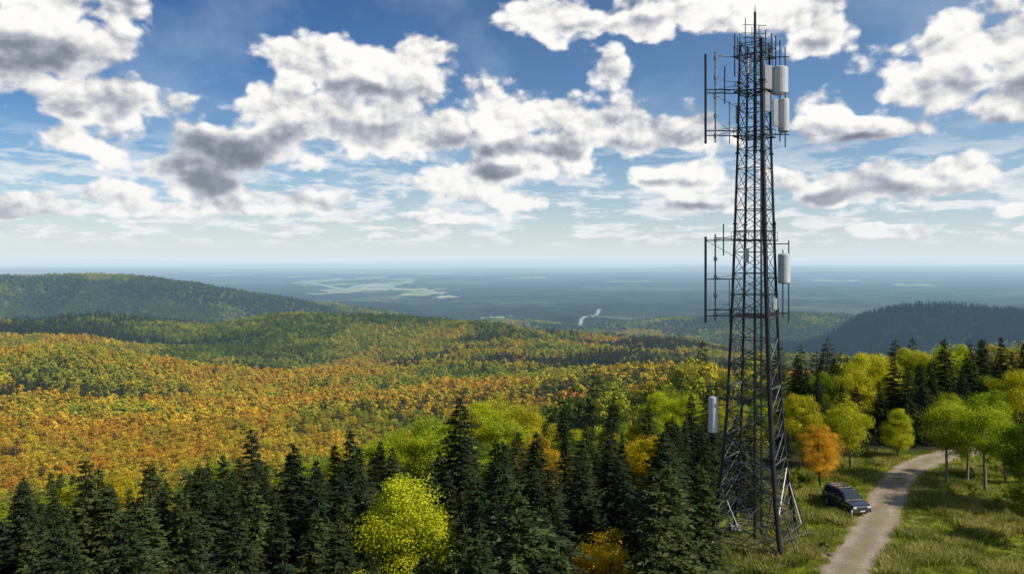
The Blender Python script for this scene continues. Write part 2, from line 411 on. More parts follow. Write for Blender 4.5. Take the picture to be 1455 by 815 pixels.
def fp(px,py):
    Y=286*F/(py-368);return ((px-727)/F*Y,Y)
fm=np.zeros(len(V))
for px,py,hw,hh in[(455,399,30,3.2),(500,411,45,3),(545,404,30,4),(600,414,32,6),(572,398,26,2),(490,388,24,1.8),(560,409,60,1.8),(695,450,24,4),(470,404,50,1.6),(420,394,30,1.5),(530,396,20,1.5),(640,420,16,1.5),(610,388,30,1.2),(750,396,30,1.3),(865,455,10,2),(330,392,25,1.2),(680,392,22,1),(900,400,40,1.2),(1180,398,40,1.2),(1300,405,30,1.5)]:
    cx,cy=fp(px,py);Yr=abs(fp(px,py-hh)[1]-fp(px,py+hh)[1])/2;Xr=hw/F*cy
    nx=(fbm(vx/(Xr*.5),vy/(Yr*.5),int(px),3)-.5)*2.0
    r=((vx-cx)/Xr+nx*.8)**2+((vy-cy)/Yr+nx)**2
    fm=np.maximum(fm,1-sstep(.75,1.0,r))
fm[np.hypot(vx,vy)<3300]=0
# winding river across the valley floor
rv=np.zeros(len(V))
for line,wd in(([(850,440),(845,447),(838,453),(829,457),(824,463),(817,467),(812,474)],1.9),([(430,399),(455,405),(490,410),(505,407),(530,403),(552,405),(560,409),(585,411),(600,409),(628,416)],1.4)):
    vyy=np.maximum(vy,1.);u=727+F*vx/vyy;t_=368+286*F/vyy
    u=u+(fbm(vx/400,vy/400,91,2)-.5)*6
    for (a0,b0),(a1_,b1_) in zip(line,line[1:]):
        dx,dy=a1_-a0,b1_-b0;k=np.clip(((u-a0)*dx+(t_-b0)*dy)/(dx*dx+dy*dy),0,1)
        dd=np.hypot(u-(a0+k*dx),(t_-(b0+k*dy))*1.6);rv=np.maximum(rv,1-sstep(wd*.6,wd*1.5,dd))
rv[(np.hypot(vx,vy)<3300)|(vy<0)]=0
for nm,arr in(('grass',gm),('field',fm),('river',rv)):
    a=me.attributes.new(nm,'FLOAT','POINT');a.data.foreach_set('value',arr.astype(np.float32))
m,N=newmat('ground')
geo=N.new('ShaderNodeNewGeometry').outputs['Position']
d=N.vm('LENGTH',geo)
n1=N.noise(geo,.9,5,.65);n2=N.noise(geo,.12,4,.6);n3=N.noise(geo,6,4,.7)
gr=N.ramp(n1,[(.25,(.15,.17,.03)),(.45,(.27,.29,.05)),(.6,(.36,.37,.07)),(.8,(.42,.38,.12))])
gr=N.mix(N.mr(n2,.4,.65,0,.45),gr,(.20,.24,.04));gr=N.mix(N.mr(n3,.5,.75,0,.35),gr,(.25,.20,.11))
fl=N.mix(n1,(.024,.028,.010),(.06,.055,.02))
f1=N.noise(geo,.035,6,.75);f2=N.noise(geo,.0022,4,.6);f3=N.noise(geo,.0007,5,.65)
ff=N.ramp(f1,[(.3,(.012,.024,.010)),(.5,(.04,.06,.018)),(.7,(.09,.10,.025))])
ff=N.mix(N.mr(f2,.45,.62,0,.75),ff,(.012,.024,.016));ff=N.mix(N.mr(f3,.50,.62,0,.7),ff,(.17,.20,.08))
base=N.mix(N.mr(d,1500,2600),fl,ff)
base=N.mix(N.attr('grass').outputs['Fac'],base,gr)
fc=N.ramp(N.noise(geo,.0022,3,.6),[(.35,(.14,.26,.05)),(.5,(.42,.50,.16)),(.65,(.75,.72,.50))])
base=N.mix(N.attr('field').outputs['Fac'],base,fc)
base=N.mix(N.attr('river').outputs['Fac'],base,(.62,.62,.56))
nb=bump(N,N.noise(geo,.04,5,.7),1.,14.)
nb2=bump(N,n3,.6,.12)
b1=pbsdf(N,base,.95,0,nb,.05);b2=pbsdf(N,base,.95,0,nb2,.1)
mx=N.new('ShaderNodeMixShader');N.put(mx.inputs[0],N.mr(d,300,1500));N.l.new(b2,mx.inputs[1]);N.l.new(b1,mx.inputs[2])
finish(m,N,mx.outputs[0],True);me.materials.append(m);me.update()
link(bpy.data.objects.new('terrain',me))
# ------------------------------------------------------------------ forest (instanced mass)
def coll(name,meshes):
    c=bpy.data.collections.new(name)
    for i,mm in enumerate(meshes):
        c.objects.link(bpy.data.objects.new(f'{name}_{i:02d}',mm))
    return c
mid=[deciduous(f'fmid{i}',10,W=[.38,.44,.34][i],nclump=40,per=80,leaf=.19,mats=[fbark,FLM],base=.12,seed=i+100,nr_=.45,cs=1.1) for i in range(3)]
midp=[conifer(f'fmidp{i}',12,W=.26,dz=.55,nb=8,ns=11,mats=[fbark,FCM],seed=i+120,spr=.7) for i in range(2)]
low=[deciduous(f'flow{i}',10,W=[.42,.48,.44][i],nclump=18,per=26,leaf=.50,mats=[fbark,FLM],base=.12,wood=False,seed=i+140,nr_=.3,cs=1.2) for i in range(3)]
lowp=[conifer(f'flowp{i}',12,W=.26,dz=1.1,nb=6,ns=4,mats=[fbark,FCM],seed=i+160,spr=1.6) for i in range(2)]
FC=coll('forest_tree',mid+midp+low+lowp)
def scatter_gn(name,pts,attrs,collection):
    me=bpy.data.meshes.new(name);me.vertices.add(len(pts));me.vertices.foreach_set('co',pts.astype(np.float32).ravel())
    for k,(ty,arr) in attrs.items():
        a=me.attributes.new(k,ty,'POINT')
        if ty=='INT':a.data.foreach_set('value',arr.astype(np.int32))
        elif ty=='FLOAT':a.data.foreach_set('value',arr.astype(np.float32))
        elif ty=='FLOAT_VECTOR':a.data.foreach_set('vector',arr.astype(np.float32).ravel())
        else:a.data.foreach_set('color',arr.astype(np.float32).ravel())
    me.update();o=link(bpy.data.objects.new(name,me))
    g=bpy.data.node_groups.new(name+'_scatter','GeometryNodeTree')
    g.interface.new_socket('Geometry',in_out='INPUT',socket_type='NodeSocketGeometry');g.interface.new_socket('Geometry',in_out='OUTPUT',socket_type='NodeSocketGeometry')
    n=g.nodes;l=g.links;gi=n.new('NodeGroupInput');go=n.new('NodeGroupOutput')
    ip=n.new('GeometryNodeInstanceOnPoints');ci=n.new('GeometryNodeCollectionInfo')
    ci.inputs['Collection'].default_value=collection;ci.inputs['Separate Children'].default_value=True;ci.inputs['Reset Children'].default_value=True
    def na_(nm,dt):
        a=n.new('GeometryNodeInputNamedAttribute');a.data_type=dt;a.inputs['Name'].default_value=nm;return a.outputs['Attribute']
    l.new(gi.outputs[0],ip.inputs['Points']);l.new(ci.outputs[0],ip.inputs['Instance']);ip.inputs['Pick Instance'].default_value=True
    l.new(na_('idx','INT'),ip.inputs['Instance Index'])
    e=n.new('FunctionNodeEulerToRotation');l.new(na_('rot','FLOAT_VECTOR'),e.inputs[0]);l.new(e.outputs[0],ip.inputs['Rotation'])
    l.new(na_('scl','FLOAT_VECTOR'),ip.inputs['Scale']);l.new(ip.outputs[0],go.inputs[0])
    md=o.modifiers.new('scatter','NODES');md.node_group=g;return o
def grid(y0,y1,sp,lim=.78):
    ys=np.arange(y0,y1,sp);out=[]
    for y in ys:
        xs=np.arange(-lim*y-20,lim*y+20,sp);out.append(np.stack([xs,np.full(len(xs),y)],1))
    p=np.concatenate(out);return p+rng.uniform(-.48,.48,p.shape)*sp
P=np.concatenate([grid(128,460,5.4),grid(460,1700,6.6),grid(1700,3400,10.5)])
D=np.hypot(P[:,0],P[:,1])
Pz=height(P[:,0],P[:,1])
ia=np.clip(((np.arctan2(P[:,0],P[:,1])-az[0])/(az[1]-az[0])).astype(int),0,690)
slope=(GZ-CAMZ)/R;cm=np.maximum.accumulate(slope,axis=1)
ir=np.clip(np.searchsorted(rad,D*.97)-1,0,nr-1)
vis=((Pz+14-CAMZ)/D)>cm[ia,ir]-.012
P=P[vis];D=D[vis];Pz=Pz[vis];x,y=P[:,0],P[:,1];n=len(P)
print('forest',n)
pxs=727+F*x/y
a1=fbm(x/190,y/150,201,4);a2=fbm(x/45,y/45,211,3);r1=rng.uniform(0,1,n)
# relief above the local mean: greener, darker tints in hollows, golder ones on brows
loc=(fbm(x/330,y/330,5,3)-.5)
pal=np.array([(.36,.37,.03),(.50,.42,.03),(.62,.43,.03),(.62,.34,.03),(.24,.29,.03),(.13,.175,.025),(.055,.072,.026)])
v=(a1-.5)*3.0+(a2-.5)*1.5+(r1-.5)*.75+loc*1.3
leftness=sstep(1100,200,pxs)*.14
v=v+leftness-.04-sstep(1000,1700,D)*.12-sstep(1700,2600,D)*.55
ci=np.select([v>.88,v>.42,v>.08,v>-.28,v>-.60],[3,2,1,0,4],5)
hol=fbm(x/260+3,y/120,251,3)-loc*.35
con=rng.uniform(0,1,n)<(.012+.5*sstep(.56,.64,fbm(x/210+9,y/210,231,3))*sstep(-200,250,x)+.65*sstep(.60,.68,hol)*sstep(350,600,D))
con|=(((x+780)/230)**2+((y-1290)/90)**2<1+.6*(fbm(x/60,y/60,261,2)-.5))&(rng.uniform(0,1,n)<.93)  # cloud shadow on the left crest, put in as a dark conifer stand
con|=(((x-70)/200)**2+((y-900)/70)**2<.9+.8*(fbm(x/60,y/60,261,2)-.5))&(rng.uniform(0,1,n)<.75)  # valley shade imitated by the colour of dark conifers
con|=(((x-230)/150)**2+((y-1250)/70)**2<.9)&(rng.uniform(0,1,n)<.75)  # further strip of that valley shade, also dark conifers
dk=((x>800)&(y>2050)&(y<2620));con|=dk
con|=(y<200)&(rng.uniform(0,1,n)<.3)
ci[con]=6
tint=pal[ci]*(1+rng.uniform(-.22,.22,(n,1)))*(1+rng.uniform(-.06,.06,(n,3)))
tint[dk]=np.array([.016,.026,.028])*(1+rng.uniform(-.3,.3,(dk.sum(),1)))  # cloud shadow over the right-hand ridge painted into the needle tint
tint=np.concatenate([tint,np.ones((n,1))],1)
idx=np.where(con,3+rng.integers(0,2,n),rng.integers(0,3,n))+np.where(D>420,5,0)
sc=rng.uniform(.7,1.3,n)*np.where(D>1700,1.35,1.0)
scl=np.stack([sc*rng.uniform(.95,1.2,n),sc*rng.uniform(.95,1.2,n),sc*.98],1)
rot=np.stack([np.zeros(n),np.zeros(n),rng.uniform(0,6.28,n)],1)
kk=roaddist(x,y)>3.5
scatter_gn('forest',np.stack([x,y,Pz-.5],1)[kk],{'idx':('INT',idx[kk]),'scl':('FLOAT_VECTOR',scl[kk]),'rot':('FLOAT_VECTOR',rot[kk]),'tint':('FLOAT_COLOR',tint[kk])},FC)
# ------------------------------------------------------------------ road
mb=MB();nc=15;cols=[]
for i,(x0,y0) in enumerate(RC):
    j=min(i+1,len(RC)-1);k=max(i-1,0);tx,ty=RC[j][0]-RC[k][0],RC[j][1]-RC[k][1];l=math.hypot(tx,ty);nx,ny=ty/l,-tx/l
    wl=2.2+.24*math.sin(i*.9)+random.uniform(-.25,.25);wr=2.1+.22*math.sin(i*.7+2)+random.uniform(-.25,.25)
    for c in range(nc):
        t=c/(nc-1)*2-1;w=t*(wl if t<0 else wr);X=x0+nx*w;Y=y0+ny*w
        zz=h1(X,Y)+.05-.02*abs(t)-.03*math.exp(-((abs(t)-.5)/.16)**2)
        if abs(t)>.99: zz-=.05
        mb.v.append((X,Y,zz));cols.append(t)
for i in range(len(RC)-1):
    for c in range(nc-1):
        o=i*nc+c;mb.f.append((o,o+1,o+nc+1,o+nc));mb.m.append(0)
m,N=newmat('gravel')
geo=N.new('ShaderNodeNewGeometry').outputs['Position']
g1=N.noise(geo,9,6,.8);g2=N.noise(geo,.7,4,.6);lat=N.m('ABSOLUTE',N.attr('lat').outputs['Fac'])
c=N.ramp(g1,[(.3,(.20,.16,.11)),(.5,(.39,.325,.24)),(.68,(.58,.50,.39))])
c=N.mix(N.mr(N.noise(geo,.45,5,.7),.4,.62,0,.55),c,(.25,.195,.13))
trk=N.mr(N.m('ABSOLUTE',N.m('SUBTRACT',lat,.5)),0.05,.30)
c=N.mix(N.m('MULTIPLY',trk,.38),c,(.21,.17,.11))
gmid=N.m('MULTIPLY',N.mr(lat,.24,.05),N.mr(g2,.48,.60,0,.75));gedge=N.m('MULTIPLY',N.mr(lat,.66,.96),N.mr(N.noise(geo,2.2,4,.7),.34,.56,0,.95))
c=N.mix(N.m('MAXIMUM',gmid,gedge),c,(.24,.25,.06))
finish(m,N,pbsdf(N,c,.95,0,bump(N,g1,.9,.1),.1))
ro=mesh_obj('gravel_road',mb,[m],smooth=True)
a=ro.data.attributes.new('lat','FLOAT','POINT');a.data.foreach_set('value',cols)
# ------------------------------------------------------------------ grass
def tuft(name,n,hgt,spread,w):
    mb=MB();Q=[]
    for k in range(n):
        a=rng.uniform(0,6.28);r=rng.uniform(0,spread);p=np.array([math.cos(a)*r,math.sin(a)*r,-.03]);b=rng.uniform(0,6.28);ln=hgt*rng.uniform(.5,1.2)
        o=np.array([math.cos(a)*.45*ln*rng.uniform(.2,1.2),math.sin(a)*.45*ln*rng.uniform(.2,1.2),ln]);wv=np.array([math.cos(b),math.sin(b),0])*w
        Q.append([p-wv,p+wv,p+o*.6+wv*.7+np.array([0,0,.08*ln]),p+o])
    Q=np.array(Q);return plant_mesh(name,mb,Q,rng.uniform(0,1,len(Q)),rng.uniform(0,1,len(Q)),[bark,GM])
GM=leafmat('grass_blades','INSTANCER',trans=.45)
GC=coll('grass_tuft',[tuft('tuft0',40,.18,.34,.014),tuft('tuft1',60,.34,.4,.016),tuft('tuft2',80,.75,.45,.02)])
gx=rng.uniform(10,66,32000);gy=rng.uniform(52,104,32000)
k=inpoly(gx,gy)&(roaddist(gx,gy)>1.9)&(gx<.72*gy+2);gx=gx[k];gy=gy[k]
n=len(gx);nz=fbm(gx/3.2,gy/3.2,301,3)+rng.uniform(-.1,.1,n);rd=roaddist(gx,gy)
gi=np.select([(nz>.60)&(rd>2.5),nz>.5],[2,1],0)
gp=np.array([(.44,.46,.06),(.36,.41,.05),(.50,.46,.14),(.22,.27,.04)])
gt=gp[np.select([nz>.66,nz>.58,nz>.5,nz>.4],[2,3,0,1],3)]*(1+rng.uniform(-.25,.25,(n,1)));gt=np.concatenate([gt,np.ones((n,1))],1)
gs=rng.uniform(.7,1.3,n);print('grass',n)
scatter_gn('grass',np.stack([gx,gy,height(gx,gy)],1),{'idx':('INT',gi),'scl':('FLOAT_VECTOR',np.stack([gs*1.2,gs*1.2,gs*.85],1)),'rot':('FLOAT_VECTOR',np.stack([np.zeros(n),np.zeros(n),rng.uniform(0,6.28,n)],1)),'tint':('FLOAT_COLOR',gt)},GC)
for X,Y,s,c in[(25.4,65.2,.9,(.07,.075,.03)),(27,77,1.5,GRN),(29,82,1.7,(.3,.31,.03)),(31,86,1.6,GRN),(36,90,1.5,(.3,.33,.03)),(27,74.5,1.1,(.34,.28,.05)),(43,73,1.2,(.17,.19,.03)),(45.5,75,1.5,(.15,.2,.03)),(47,69,1.4,(.14,.18,.03)),(41,66,.9,(.22,.22,.04)),(49,78,1.8,(.14,.18,.02)),(44,80,1.0,(.27,.27,.04)),(38,64,.8,(.2,.22,.04)),(16.5,66,1.4,GRN),(17,72,1.5,(.24,.26,.03)),(24.5,79,1.8,GRN),(39,96,1.3,(.2,.23,.03)),(50,87,1.3,GRN),(46,64,1.5,(.14,.18,.02)),(54,90,1.5,GRN),(15.5,62,1.3,GRN),(33.5,81,.6,(.22,.22,.04)),(39.5,70,.7,(.25,.23,.05)),(23.5,74,.9,(.33,.31,.06)),(17.5,63.5,.8,(.3,.3,.05)),(40.5,62.5,.7,(.28,.27,.06)),(36.5,66,.5,(.3,.28,.07)),(44,68,.6,(.3,.29,.07)),(41.5,76,.5,(.3,.27,.07)),(48,83,.7,(.26,.28,.05)),(37.5,62.5,.6,(.2,.2,.05)),(42.5,70.5,.8,(.2,.2,.05)),(45,71.5,.9,(.24,.23,.05)),(39,73.5,.5,(.3,.25,.07)),(42.8,64,.9,(.17,.19,.04)),(46.5,80,1.0,(.2,.24,.04)),(35,86,.8,(.3,.3,.05)),(24,71.5,.8,(.2,.2,.04))]:
    o=link(bpy.data.objects.new('bush',BUSH[random.randrange(3)]));o.location=(X,Y,h1(X,Y)-.1);o.scale=(s*.8,s*.8,s*.75);o.rotation_euler[2]=random.uniform(0,6);o.color=J(c)
# ------------------------------------------------------------------ tower
steel_d=simple('dark_steel',(.020,.021,.024),.55,.3,3,.3)
steel_g=simple('galvanised_steel',(.20,.21,.22),.45,.55,3,.3)
steel_m=simple('weathered_steel',(.055,.057,.06),.55,.5,3,.35)
white=simple('antenna_housing',(.50,.52,.54),.45,0,2,.06)
concrete=simple('concrete',(.30,.29,.27),.9,0,3,.2)
tw=bpy.data.objects.new('communication_tower',None);link(tw)
tw.location=(TOWER[0],TOWER[1],0);tw.rotation_euler[2]=math.radians(9)
prof_z=[-.3,1.6,4,7,11,16,21,26.3,34,42.5];prof_r=[4.05,3.7,3.25,2.85,2.5,2.22,1.98,1.78,1.5,1.32]
def rr(z): return float(np.interp(z,prof_z,prof_r))
def leg(k,z):
    a=math.radians(-90+90*k);r=rr(z);off=.30*max(0,1-z/30) if k==0 else 0
    return Vector((r*math.cos(a)+off,r*math.sin(a),z))
legs=MB()
zs=[-.3,1.6,4,7,11,16,21,26.3,34,42.5]
for k in range(4):
    rd=.21 if k==0 else .14;tp=.15 if k==0 else .35
    for a,b in zip(zs,zs[1:]): legs.beam(leg(k,a),leg(k,b),rd*(1-tp*a/43),rd*(1-tp*b/43),10)
    for z in range(3,42,6):
        legs.beam(leg(k,z-.06),leg(k,z+.06),rd*1.4,n=10)
mesh_obj('legs',legs,[steel_d],tw)
lat=MB()
lv_=[0.3,2.6,4.8,7.0,9.1,11.2,13.2,15.2,17.2,19.1,21.0,22.8,24.6,26.4,28.2,30.0,31.7,33.4,35.1,36.7,38.3,39.9,42.3]
for i,z in enumerate(lv_):
    th=.05 if z<16 else .038
    for k in range(4):
        p,q=leg(k,z),leg((k+1)%4,z)
        lat.beam(p,q,th,n=5,mat=i%3==0)
    if i+1<len(lv_):
        z2=lv_[i+1]
        for k in range(4):
            k2=(k+1)%4
            lat.beam(leg(k,z),leg(k2,z2),th*.8,n=5,mat=(k+i)%2);lat.beam(leg(k2,z),leg(k,z2),th*.8,n=5,mat=0)
            if z<12:
                lat.beam((leg(k,z)+leg(k2,z))/2,leg(k,(z+z2)/2),.032,n=4,mat=0);lat.beam((leg(k,z)+leg(k2,z))/2,leg(k2,(z+z2)/2),.032,n=4,mat=1)
                lat.beam(leg(k,(z+z2)/2),leg(k2,(z+z2)/2),.03,n=4,mat=0)
for k in range(4):
    a=math.radians(-90+90*k)
    for s in(-.35,.35):
        g=Vector((math.cos(a+s)*4.6,math.sin(a+s)*4.6,-.1));lat.beam(g,leg(k,5.5),.05,n=5,mat=0);lat.beam(g+Vector((0,0,1.2)),leg((k+(1 if s>0 else 3))%4,1.2),.035,n=4,mat=1)
    a2=a+math.pi/4;g=Vector((math.cos(a2)*3.9,math.sin(a2)*3.9,2.2));lat.beam(leg(k,1.2),g,.04,n=4,mat=1);lat.beam(leg((k+1)%4,1.2),g,.04,n=4,mat=1);lat.beam(g,leg(k,5),.035,n=4,mat=1);lat.beam(g,leg((k+1)%4,5),.035,n=4,mat=1)
    lat.beam(leg(k,2.6),leg((k+1)%4,6.2),.04,n=4,mat=1);lat.beam(leg(k,.4),leg((k+2)%4,2.6),.035,n=4,mat=1)
mesh_obj('lattice_bracing',lat,[steel_m,steel_g],tw)
cen=MB()
cen.beam((0,0,0),(0,0,44.2),.09,.08,8);cen.beam((-.05,-.2,33),(-.05,-.2,45.0),.17,.11,8);cen.beam((-.05,-.2,45),(-.05,-.2,45.6),.05,.02,6)
for s in(-.24,.24): cen.beam((s+.1,-.55,1),(s+.1,-.45,43),.028,n=4)
for k in range(0,118): cen.beam((-.14,-.52,1.2+k*.355),(.34,-.52,1.2+k*.355),.014,n=4)
for s in range(4): cen.beam((.42+.05*s,-.25,.5),(.42+.05*s,-.25,40-s),.022,n=4)
def cable(p,q,sag,r=.022):
    p=Vector(p);q=Vector(q);pts=[tuple(p.lerp(q,t/8)-Vector((0,0,sag*4*(t/8)*(1-t/8)))) for t in range(9)];cen.tube(pts,[r]*9,5)
for p,q,s in(((.4,-.2,36),(2.2,-.9,34.7),.6),((.4,-.2,37.5),(1.9,-1.0,37.9),.5),((.4,-.2,24),(2.2,-.9,21.9),.5),((-.1,0,35),(-3.3,-.9,35.2),.5),((-.1,0,22),(-3.3,-.9,20.2),.5),((-.3,0,10.5),(-3.5,-.9,9.2),.7),((.3,-.3,38.5),(.8,-1.3,38.2),.4),((.1,-.2,36.5),(.7,-1.4,36.2),.4),((-.2,-.2,40),(-3.3,-.8,39),.5)): cable(p,q,s)
mesh_obj('mast_and_ladder',cen,[steel_d],tw)
def platform(z,R,parts,rail=1.0):
    for k in range(4):
        a=math.radians(-90+90*k);b=a+math.pi/2
        p=Vector((R*math.cos(a),R*math.sin(a),z));q=Vector((R*math.cos(b),R*math.sin(b),z))
        parts.beam(p,q,.055,n=5);parts.beam(p+Vector((0,0,rail)),q+Vector((0,0,rail)),.025,n=4)
        for j in range(4):
            w=p.lerp(q,j/4);parts.beam(w,w+Vector((0,0,rail)),.02,n=4)
            parts.beam(w,Vector((w.x*.2,w.y*.2,z)),.025,n=4)
pl=MB()
platform(41.2,1.9,pl,.8);platform(38.2,1.85,pl,.6);platform(34.4,1.9,pl,.7);platform(25.6,2.1,pl,.7);platform(19.2,2.2,pl,.6)
mesh_obj('work_platforms',pl,[steel_m],tw)
arm=MB()
ca,sa=math.cos(-math.radians(9)),math.sin(-math.radians(9))
def L_(x,y,z): return (x*ca-y*sa,x*sa+y*ca,z)
for (zt,zb,za) in((41.4,33.8,(38.4,38.1,34.9,34.5)),(25.9,18.6,(25.6,22.3,19.7,19.2))):
    arm.beam(L_(-4.25,-.3,zb),L_(-4.25,-.3,zt),.11,n=8,mat=0)
    arm.beam(L_(-3.4,-.2,zb+.1),L_(-3.4,-.2,zt+.25),.07,n=8,mat=1)
    for j in range(5): 
        z=zb+.7+(zt-zb-1)*j/4;arm.beam(L_(-3.4,-.2,z-.18),L_(-3.4,-.2,z+.18),.13,n=8,mat=1);arm.beam(L_(-3.55,-.2,z),L_(-3.1,-.2,z),.03,n=4,mat=1)
    for z in za:
        arm.beam(L_(-4.3,-.3,z),L_(-1.2,-.1,z),.05,n=5,mat=0);arm.beam(L_(-3.4,-.2,z+.02),L_(-1.2,.5,z+.5),.03,n=4,mat=1)
    arm.beam(L_(-3.4,-.2,zt-.1),L_(-1.2,0,zt-.2),.045,n=5,mat=1)
    arm.beam(L_(-2.2,-.2,zb),L_(-2.2,-.2,zb+3.6),.04,n=5,mat=1)
    arm.beam(L_(-4.25,-.3,za[0]),L_(-1.3,0,za[0]-1.6),.03,n=4,mat=1)
for x,z0,z1 in((2.55,33.5,42),(2.1,34,42.6),(2.85,18.6,25.6),(2.35,19,24.8),(1.7,24.8,27.2),(-1.75,39.5,43.2),(1.75,39,43.0),(-2.6,37.2,40.4),(-2.7,24.3,27.0)):
    arm.beam(L_(x,-.2,z0),L_(x,-.2,z1),.05,n=6,mat=0)
for z in(41.2,38.1,34.6,25.3,22.4,19.4): arm.beam(L_(0.8,0,z),L_(2.9,-.2,z),.045,n=5,mat=0)
for z in(42.2,39.8,39.0,37.2,36.0): arm.beam(L_(-1.9,-.3,z),L_(2.0,-.3,z+.05),.03,n=4,mat=1)
for x,y,z0,z1,r in((-.75,.1,41,44.6,.035),(-1.45,0,41,42.9,.04),(1.0,.2,41.5,43.6,.045),(1.35,-.2,41.5,43.2,.04),(-.4,-.6,42,43.6,.03),(1.6,.3,40,43.3,.03),(.45,.2,42,44.0,.03),(-1.1,.5,41.5,43.4,.03)):
    arm.beam(L_(x,y,z0),L_(x,y,z1),r,n=6,mat=0)
for z in(43.3,42.9,44.0): arm.beam(L_(-1.0,0,z),L_(1.0,0,z-.1),.03,n=4,mat=0)
arm.beam(L_(-3.95,-.3,8.2),L_(-3.95,-.3,14.3),.04,n=5,mat=1);arm.beam(L_(-3.4,-.3,9.5),L_(-3.4,-.3,13.6),.035,n=5,mat=0)
for z in(9.2,11.6,13.2): arm.beam(L_(-4.0,-.3,z),L_(-2.0,0,z),.04,n=5,mat=0)
mesh_obj('antenna_arms',arm,[steel_d,steel_g],tw)
an=MB()
def drum(x,y,z0,z1,r):
    an.beam(L_(x,y,z0),L_(x,y,z1),r,n=20);an.beam(L_(x,y,z1),L_(x,y,z1+.08),r*.97,r*.7,n=20);an.beam(L_(x,y,z0-.08),L_(x,y,z0),r*.7,r*.97,n=20)
drum(2.0,-.5,38.0,40.2,.66);drum(2.3,-.55,34.8,37.5,.45);drum(2.35,-.5,22.0,24.4,.50)
an.box(L_(.75,-1.2,39.2),(.62,.3,2.0),rot=-math.radians(9));an.box(L_(1.45,-1.0,36.3),(.42,.25,2.3),rot=-math.radians(9));an.box(L_(.65,-1.3,37.1),(.46,.28,1.6),rot=-math.radians(9))
an.box(L_(-.75,-1.0,40.2),(.34,.2,1.3),rot=-math.radians(9));an.box(L_(-.95,-1.0,24.3),(.34,.2,1.2),rot=-math.radians(9));an.box(L_(1.5,-.7,20.2),(.34,.24,1.0),rot=-math.radians(9))
drum(-3.62,-.35,9.35,12.3,.40)
an.box(L_(1.25,.9,38.5),(.45,.2,2.4),rot=.4);an.box(L_(-1.2,.9,36.5),(.3,.2,1.6),rot=-.4)
mesh_obj('antenna_panels',an,[white],tw,bevel=.04)
ft=MB()
for k in range(4):
    a=math.radians(-90+90*k);ft.box((4.05*math.cos(a)+(.3 if k==0 else 0),4.05*math.sin(a),-.15),(.9,.9,.45))
mesh_obj('concrete_footings',ft,[concrete],tw,bevel=.03)
# ------------------------------------------------------------------ parked SUV
paint,N=newmat('black_car_paint')
b=N.new('ShaderNodeBsdfPrincipled');N.put(b.inputs['Base Color'],N.mix(N.noise(None,4,3),(.012,.013,.016),(.022,.023,.026)));b.inputs['Roughness'].default_value=.2;b.inputs['Coat Weight'].default_value=1.0;b.inputs['Specular IOR Level'].default_value=.9
finish(paint,N,b.outputs[0])
glass=simple('tinted_glass',(.03,.036,.042),.05,0,2,.1,1.0);rubber=simple('tyre_rubber',(.018,.018,.018),.85,0,8,.2);rim=simple('alloy_rim',(.45,.46,.48),.3,.9,5,.1)
trim=simple('plastic_trim',(.03,.03,.032),.6,0,8,.2);redl=simple('tail_lamp_red',(.25,.01,.008),.25,0,8,.2);plate=simple('number_plate',(.6,.6,.58),.5,0,8,.05);headl=simple('head_lamp',(.65,.67,.7),.15,0,8,.05);chrome=simple('chrome_strip',(.6,.61,.63),.2,1,8,.05)
car=link(bpy.data.objects.new('parked_suv',None));car.location=(32.1,76.6,h1(32.1,76.6)+.02);car.rotation_euler[2]=math.radians(180+12);car.scale=(1.1,1.05,1.1)
def loft(secs,name,mats,parent,bevel=.05):
    mb=MB();n=len(secs[0][1])*2
    for y,pts in secs:
        for x_,z_ in pts: mb.v.append((x_,y,z_))
        for x_,z_ in reversed(pts): mb.v.append((-x_,y,z_))
    for i in range(len(secs)-1):
        for k in range(n):
            k2=(k+1)%n;mb.f.append((i*n+k,i*n+k2,(i+1)*n+k2,(i+1)*n+k));mb.m.append(0)
    mb.f.append(tuple(range(n))[::-1]);mb.m.append(0);mb.f.append(tuple((len(secs)-1)*n+k for k in range(n)));mb.m.append(0)
    o=mesh_obj(name,mb,mats,parent,bevel=bevel);return o
def sec(y,w,zb,zt): return (y,[(w*.93,zb),(w,zb+.14),(w*1.0,zt-.2),(w*.95,zt)])
loft([sec(-2.3,.90,.42,1.02),sec(-2.2,.94,.36,1.08),sec(-1.2,.97,.34,1.10),sec(.9,.97,.34,1.10),sec(1.5,.96,.36,1.06),sec(2.15,.92,.40,1.0),sec(2.32,.86,.46,.90)],'body',[paint],car)
def gsec(y,wb,wt,zt): return (y,[(wb,1.02),(wb-.01,1.14),(wt,zt-.06),(wt-.06,zt)])
loft([gsec(-2.22,.87,.84,1.10),gsec(-2.02,.89,.74,1.70),gsec(-1.7,.90,.72,1.78),gsec(0.1,.90,.72,1.79),gsec(.45,.90,.72,1.72),gsec(1.15,.88,.84,1.12)],'cabin',[paint],car,bevel=.04)
g=MB()
def quad(a,b_,c,d_,mat=0):
    o=len(g.v);g.v+= [a,b_,c,d_];g.f.append((o,o+1,o+2,o+3));g.m.append(mat)
quad((-.66,-2.20,1.20),(.66,-2.20,1.20),(.60,-2.06,1.63),(-.60,-2.06,1.63))
quad((.74,1.15,1.17),(-.74,1.15,1.17),(-.64,.50,1.73),(.64,.50,1.73))
for s in(-1,1):
    for y0,y1 in((-1.95,-1.25),(-1.17,-.27),(-.19,.62)):
        zt=1.64;quad((s*.905,y0,1.18),(s*.905,y1+(.25 if y1>.5 else 0),1.18),(s*.765,y1-(.18 if y1>.5 else 0),zt),(s*.765,y0+.06,zt))
mesh_obj('windows',g,[glass],car)
wm=MB()
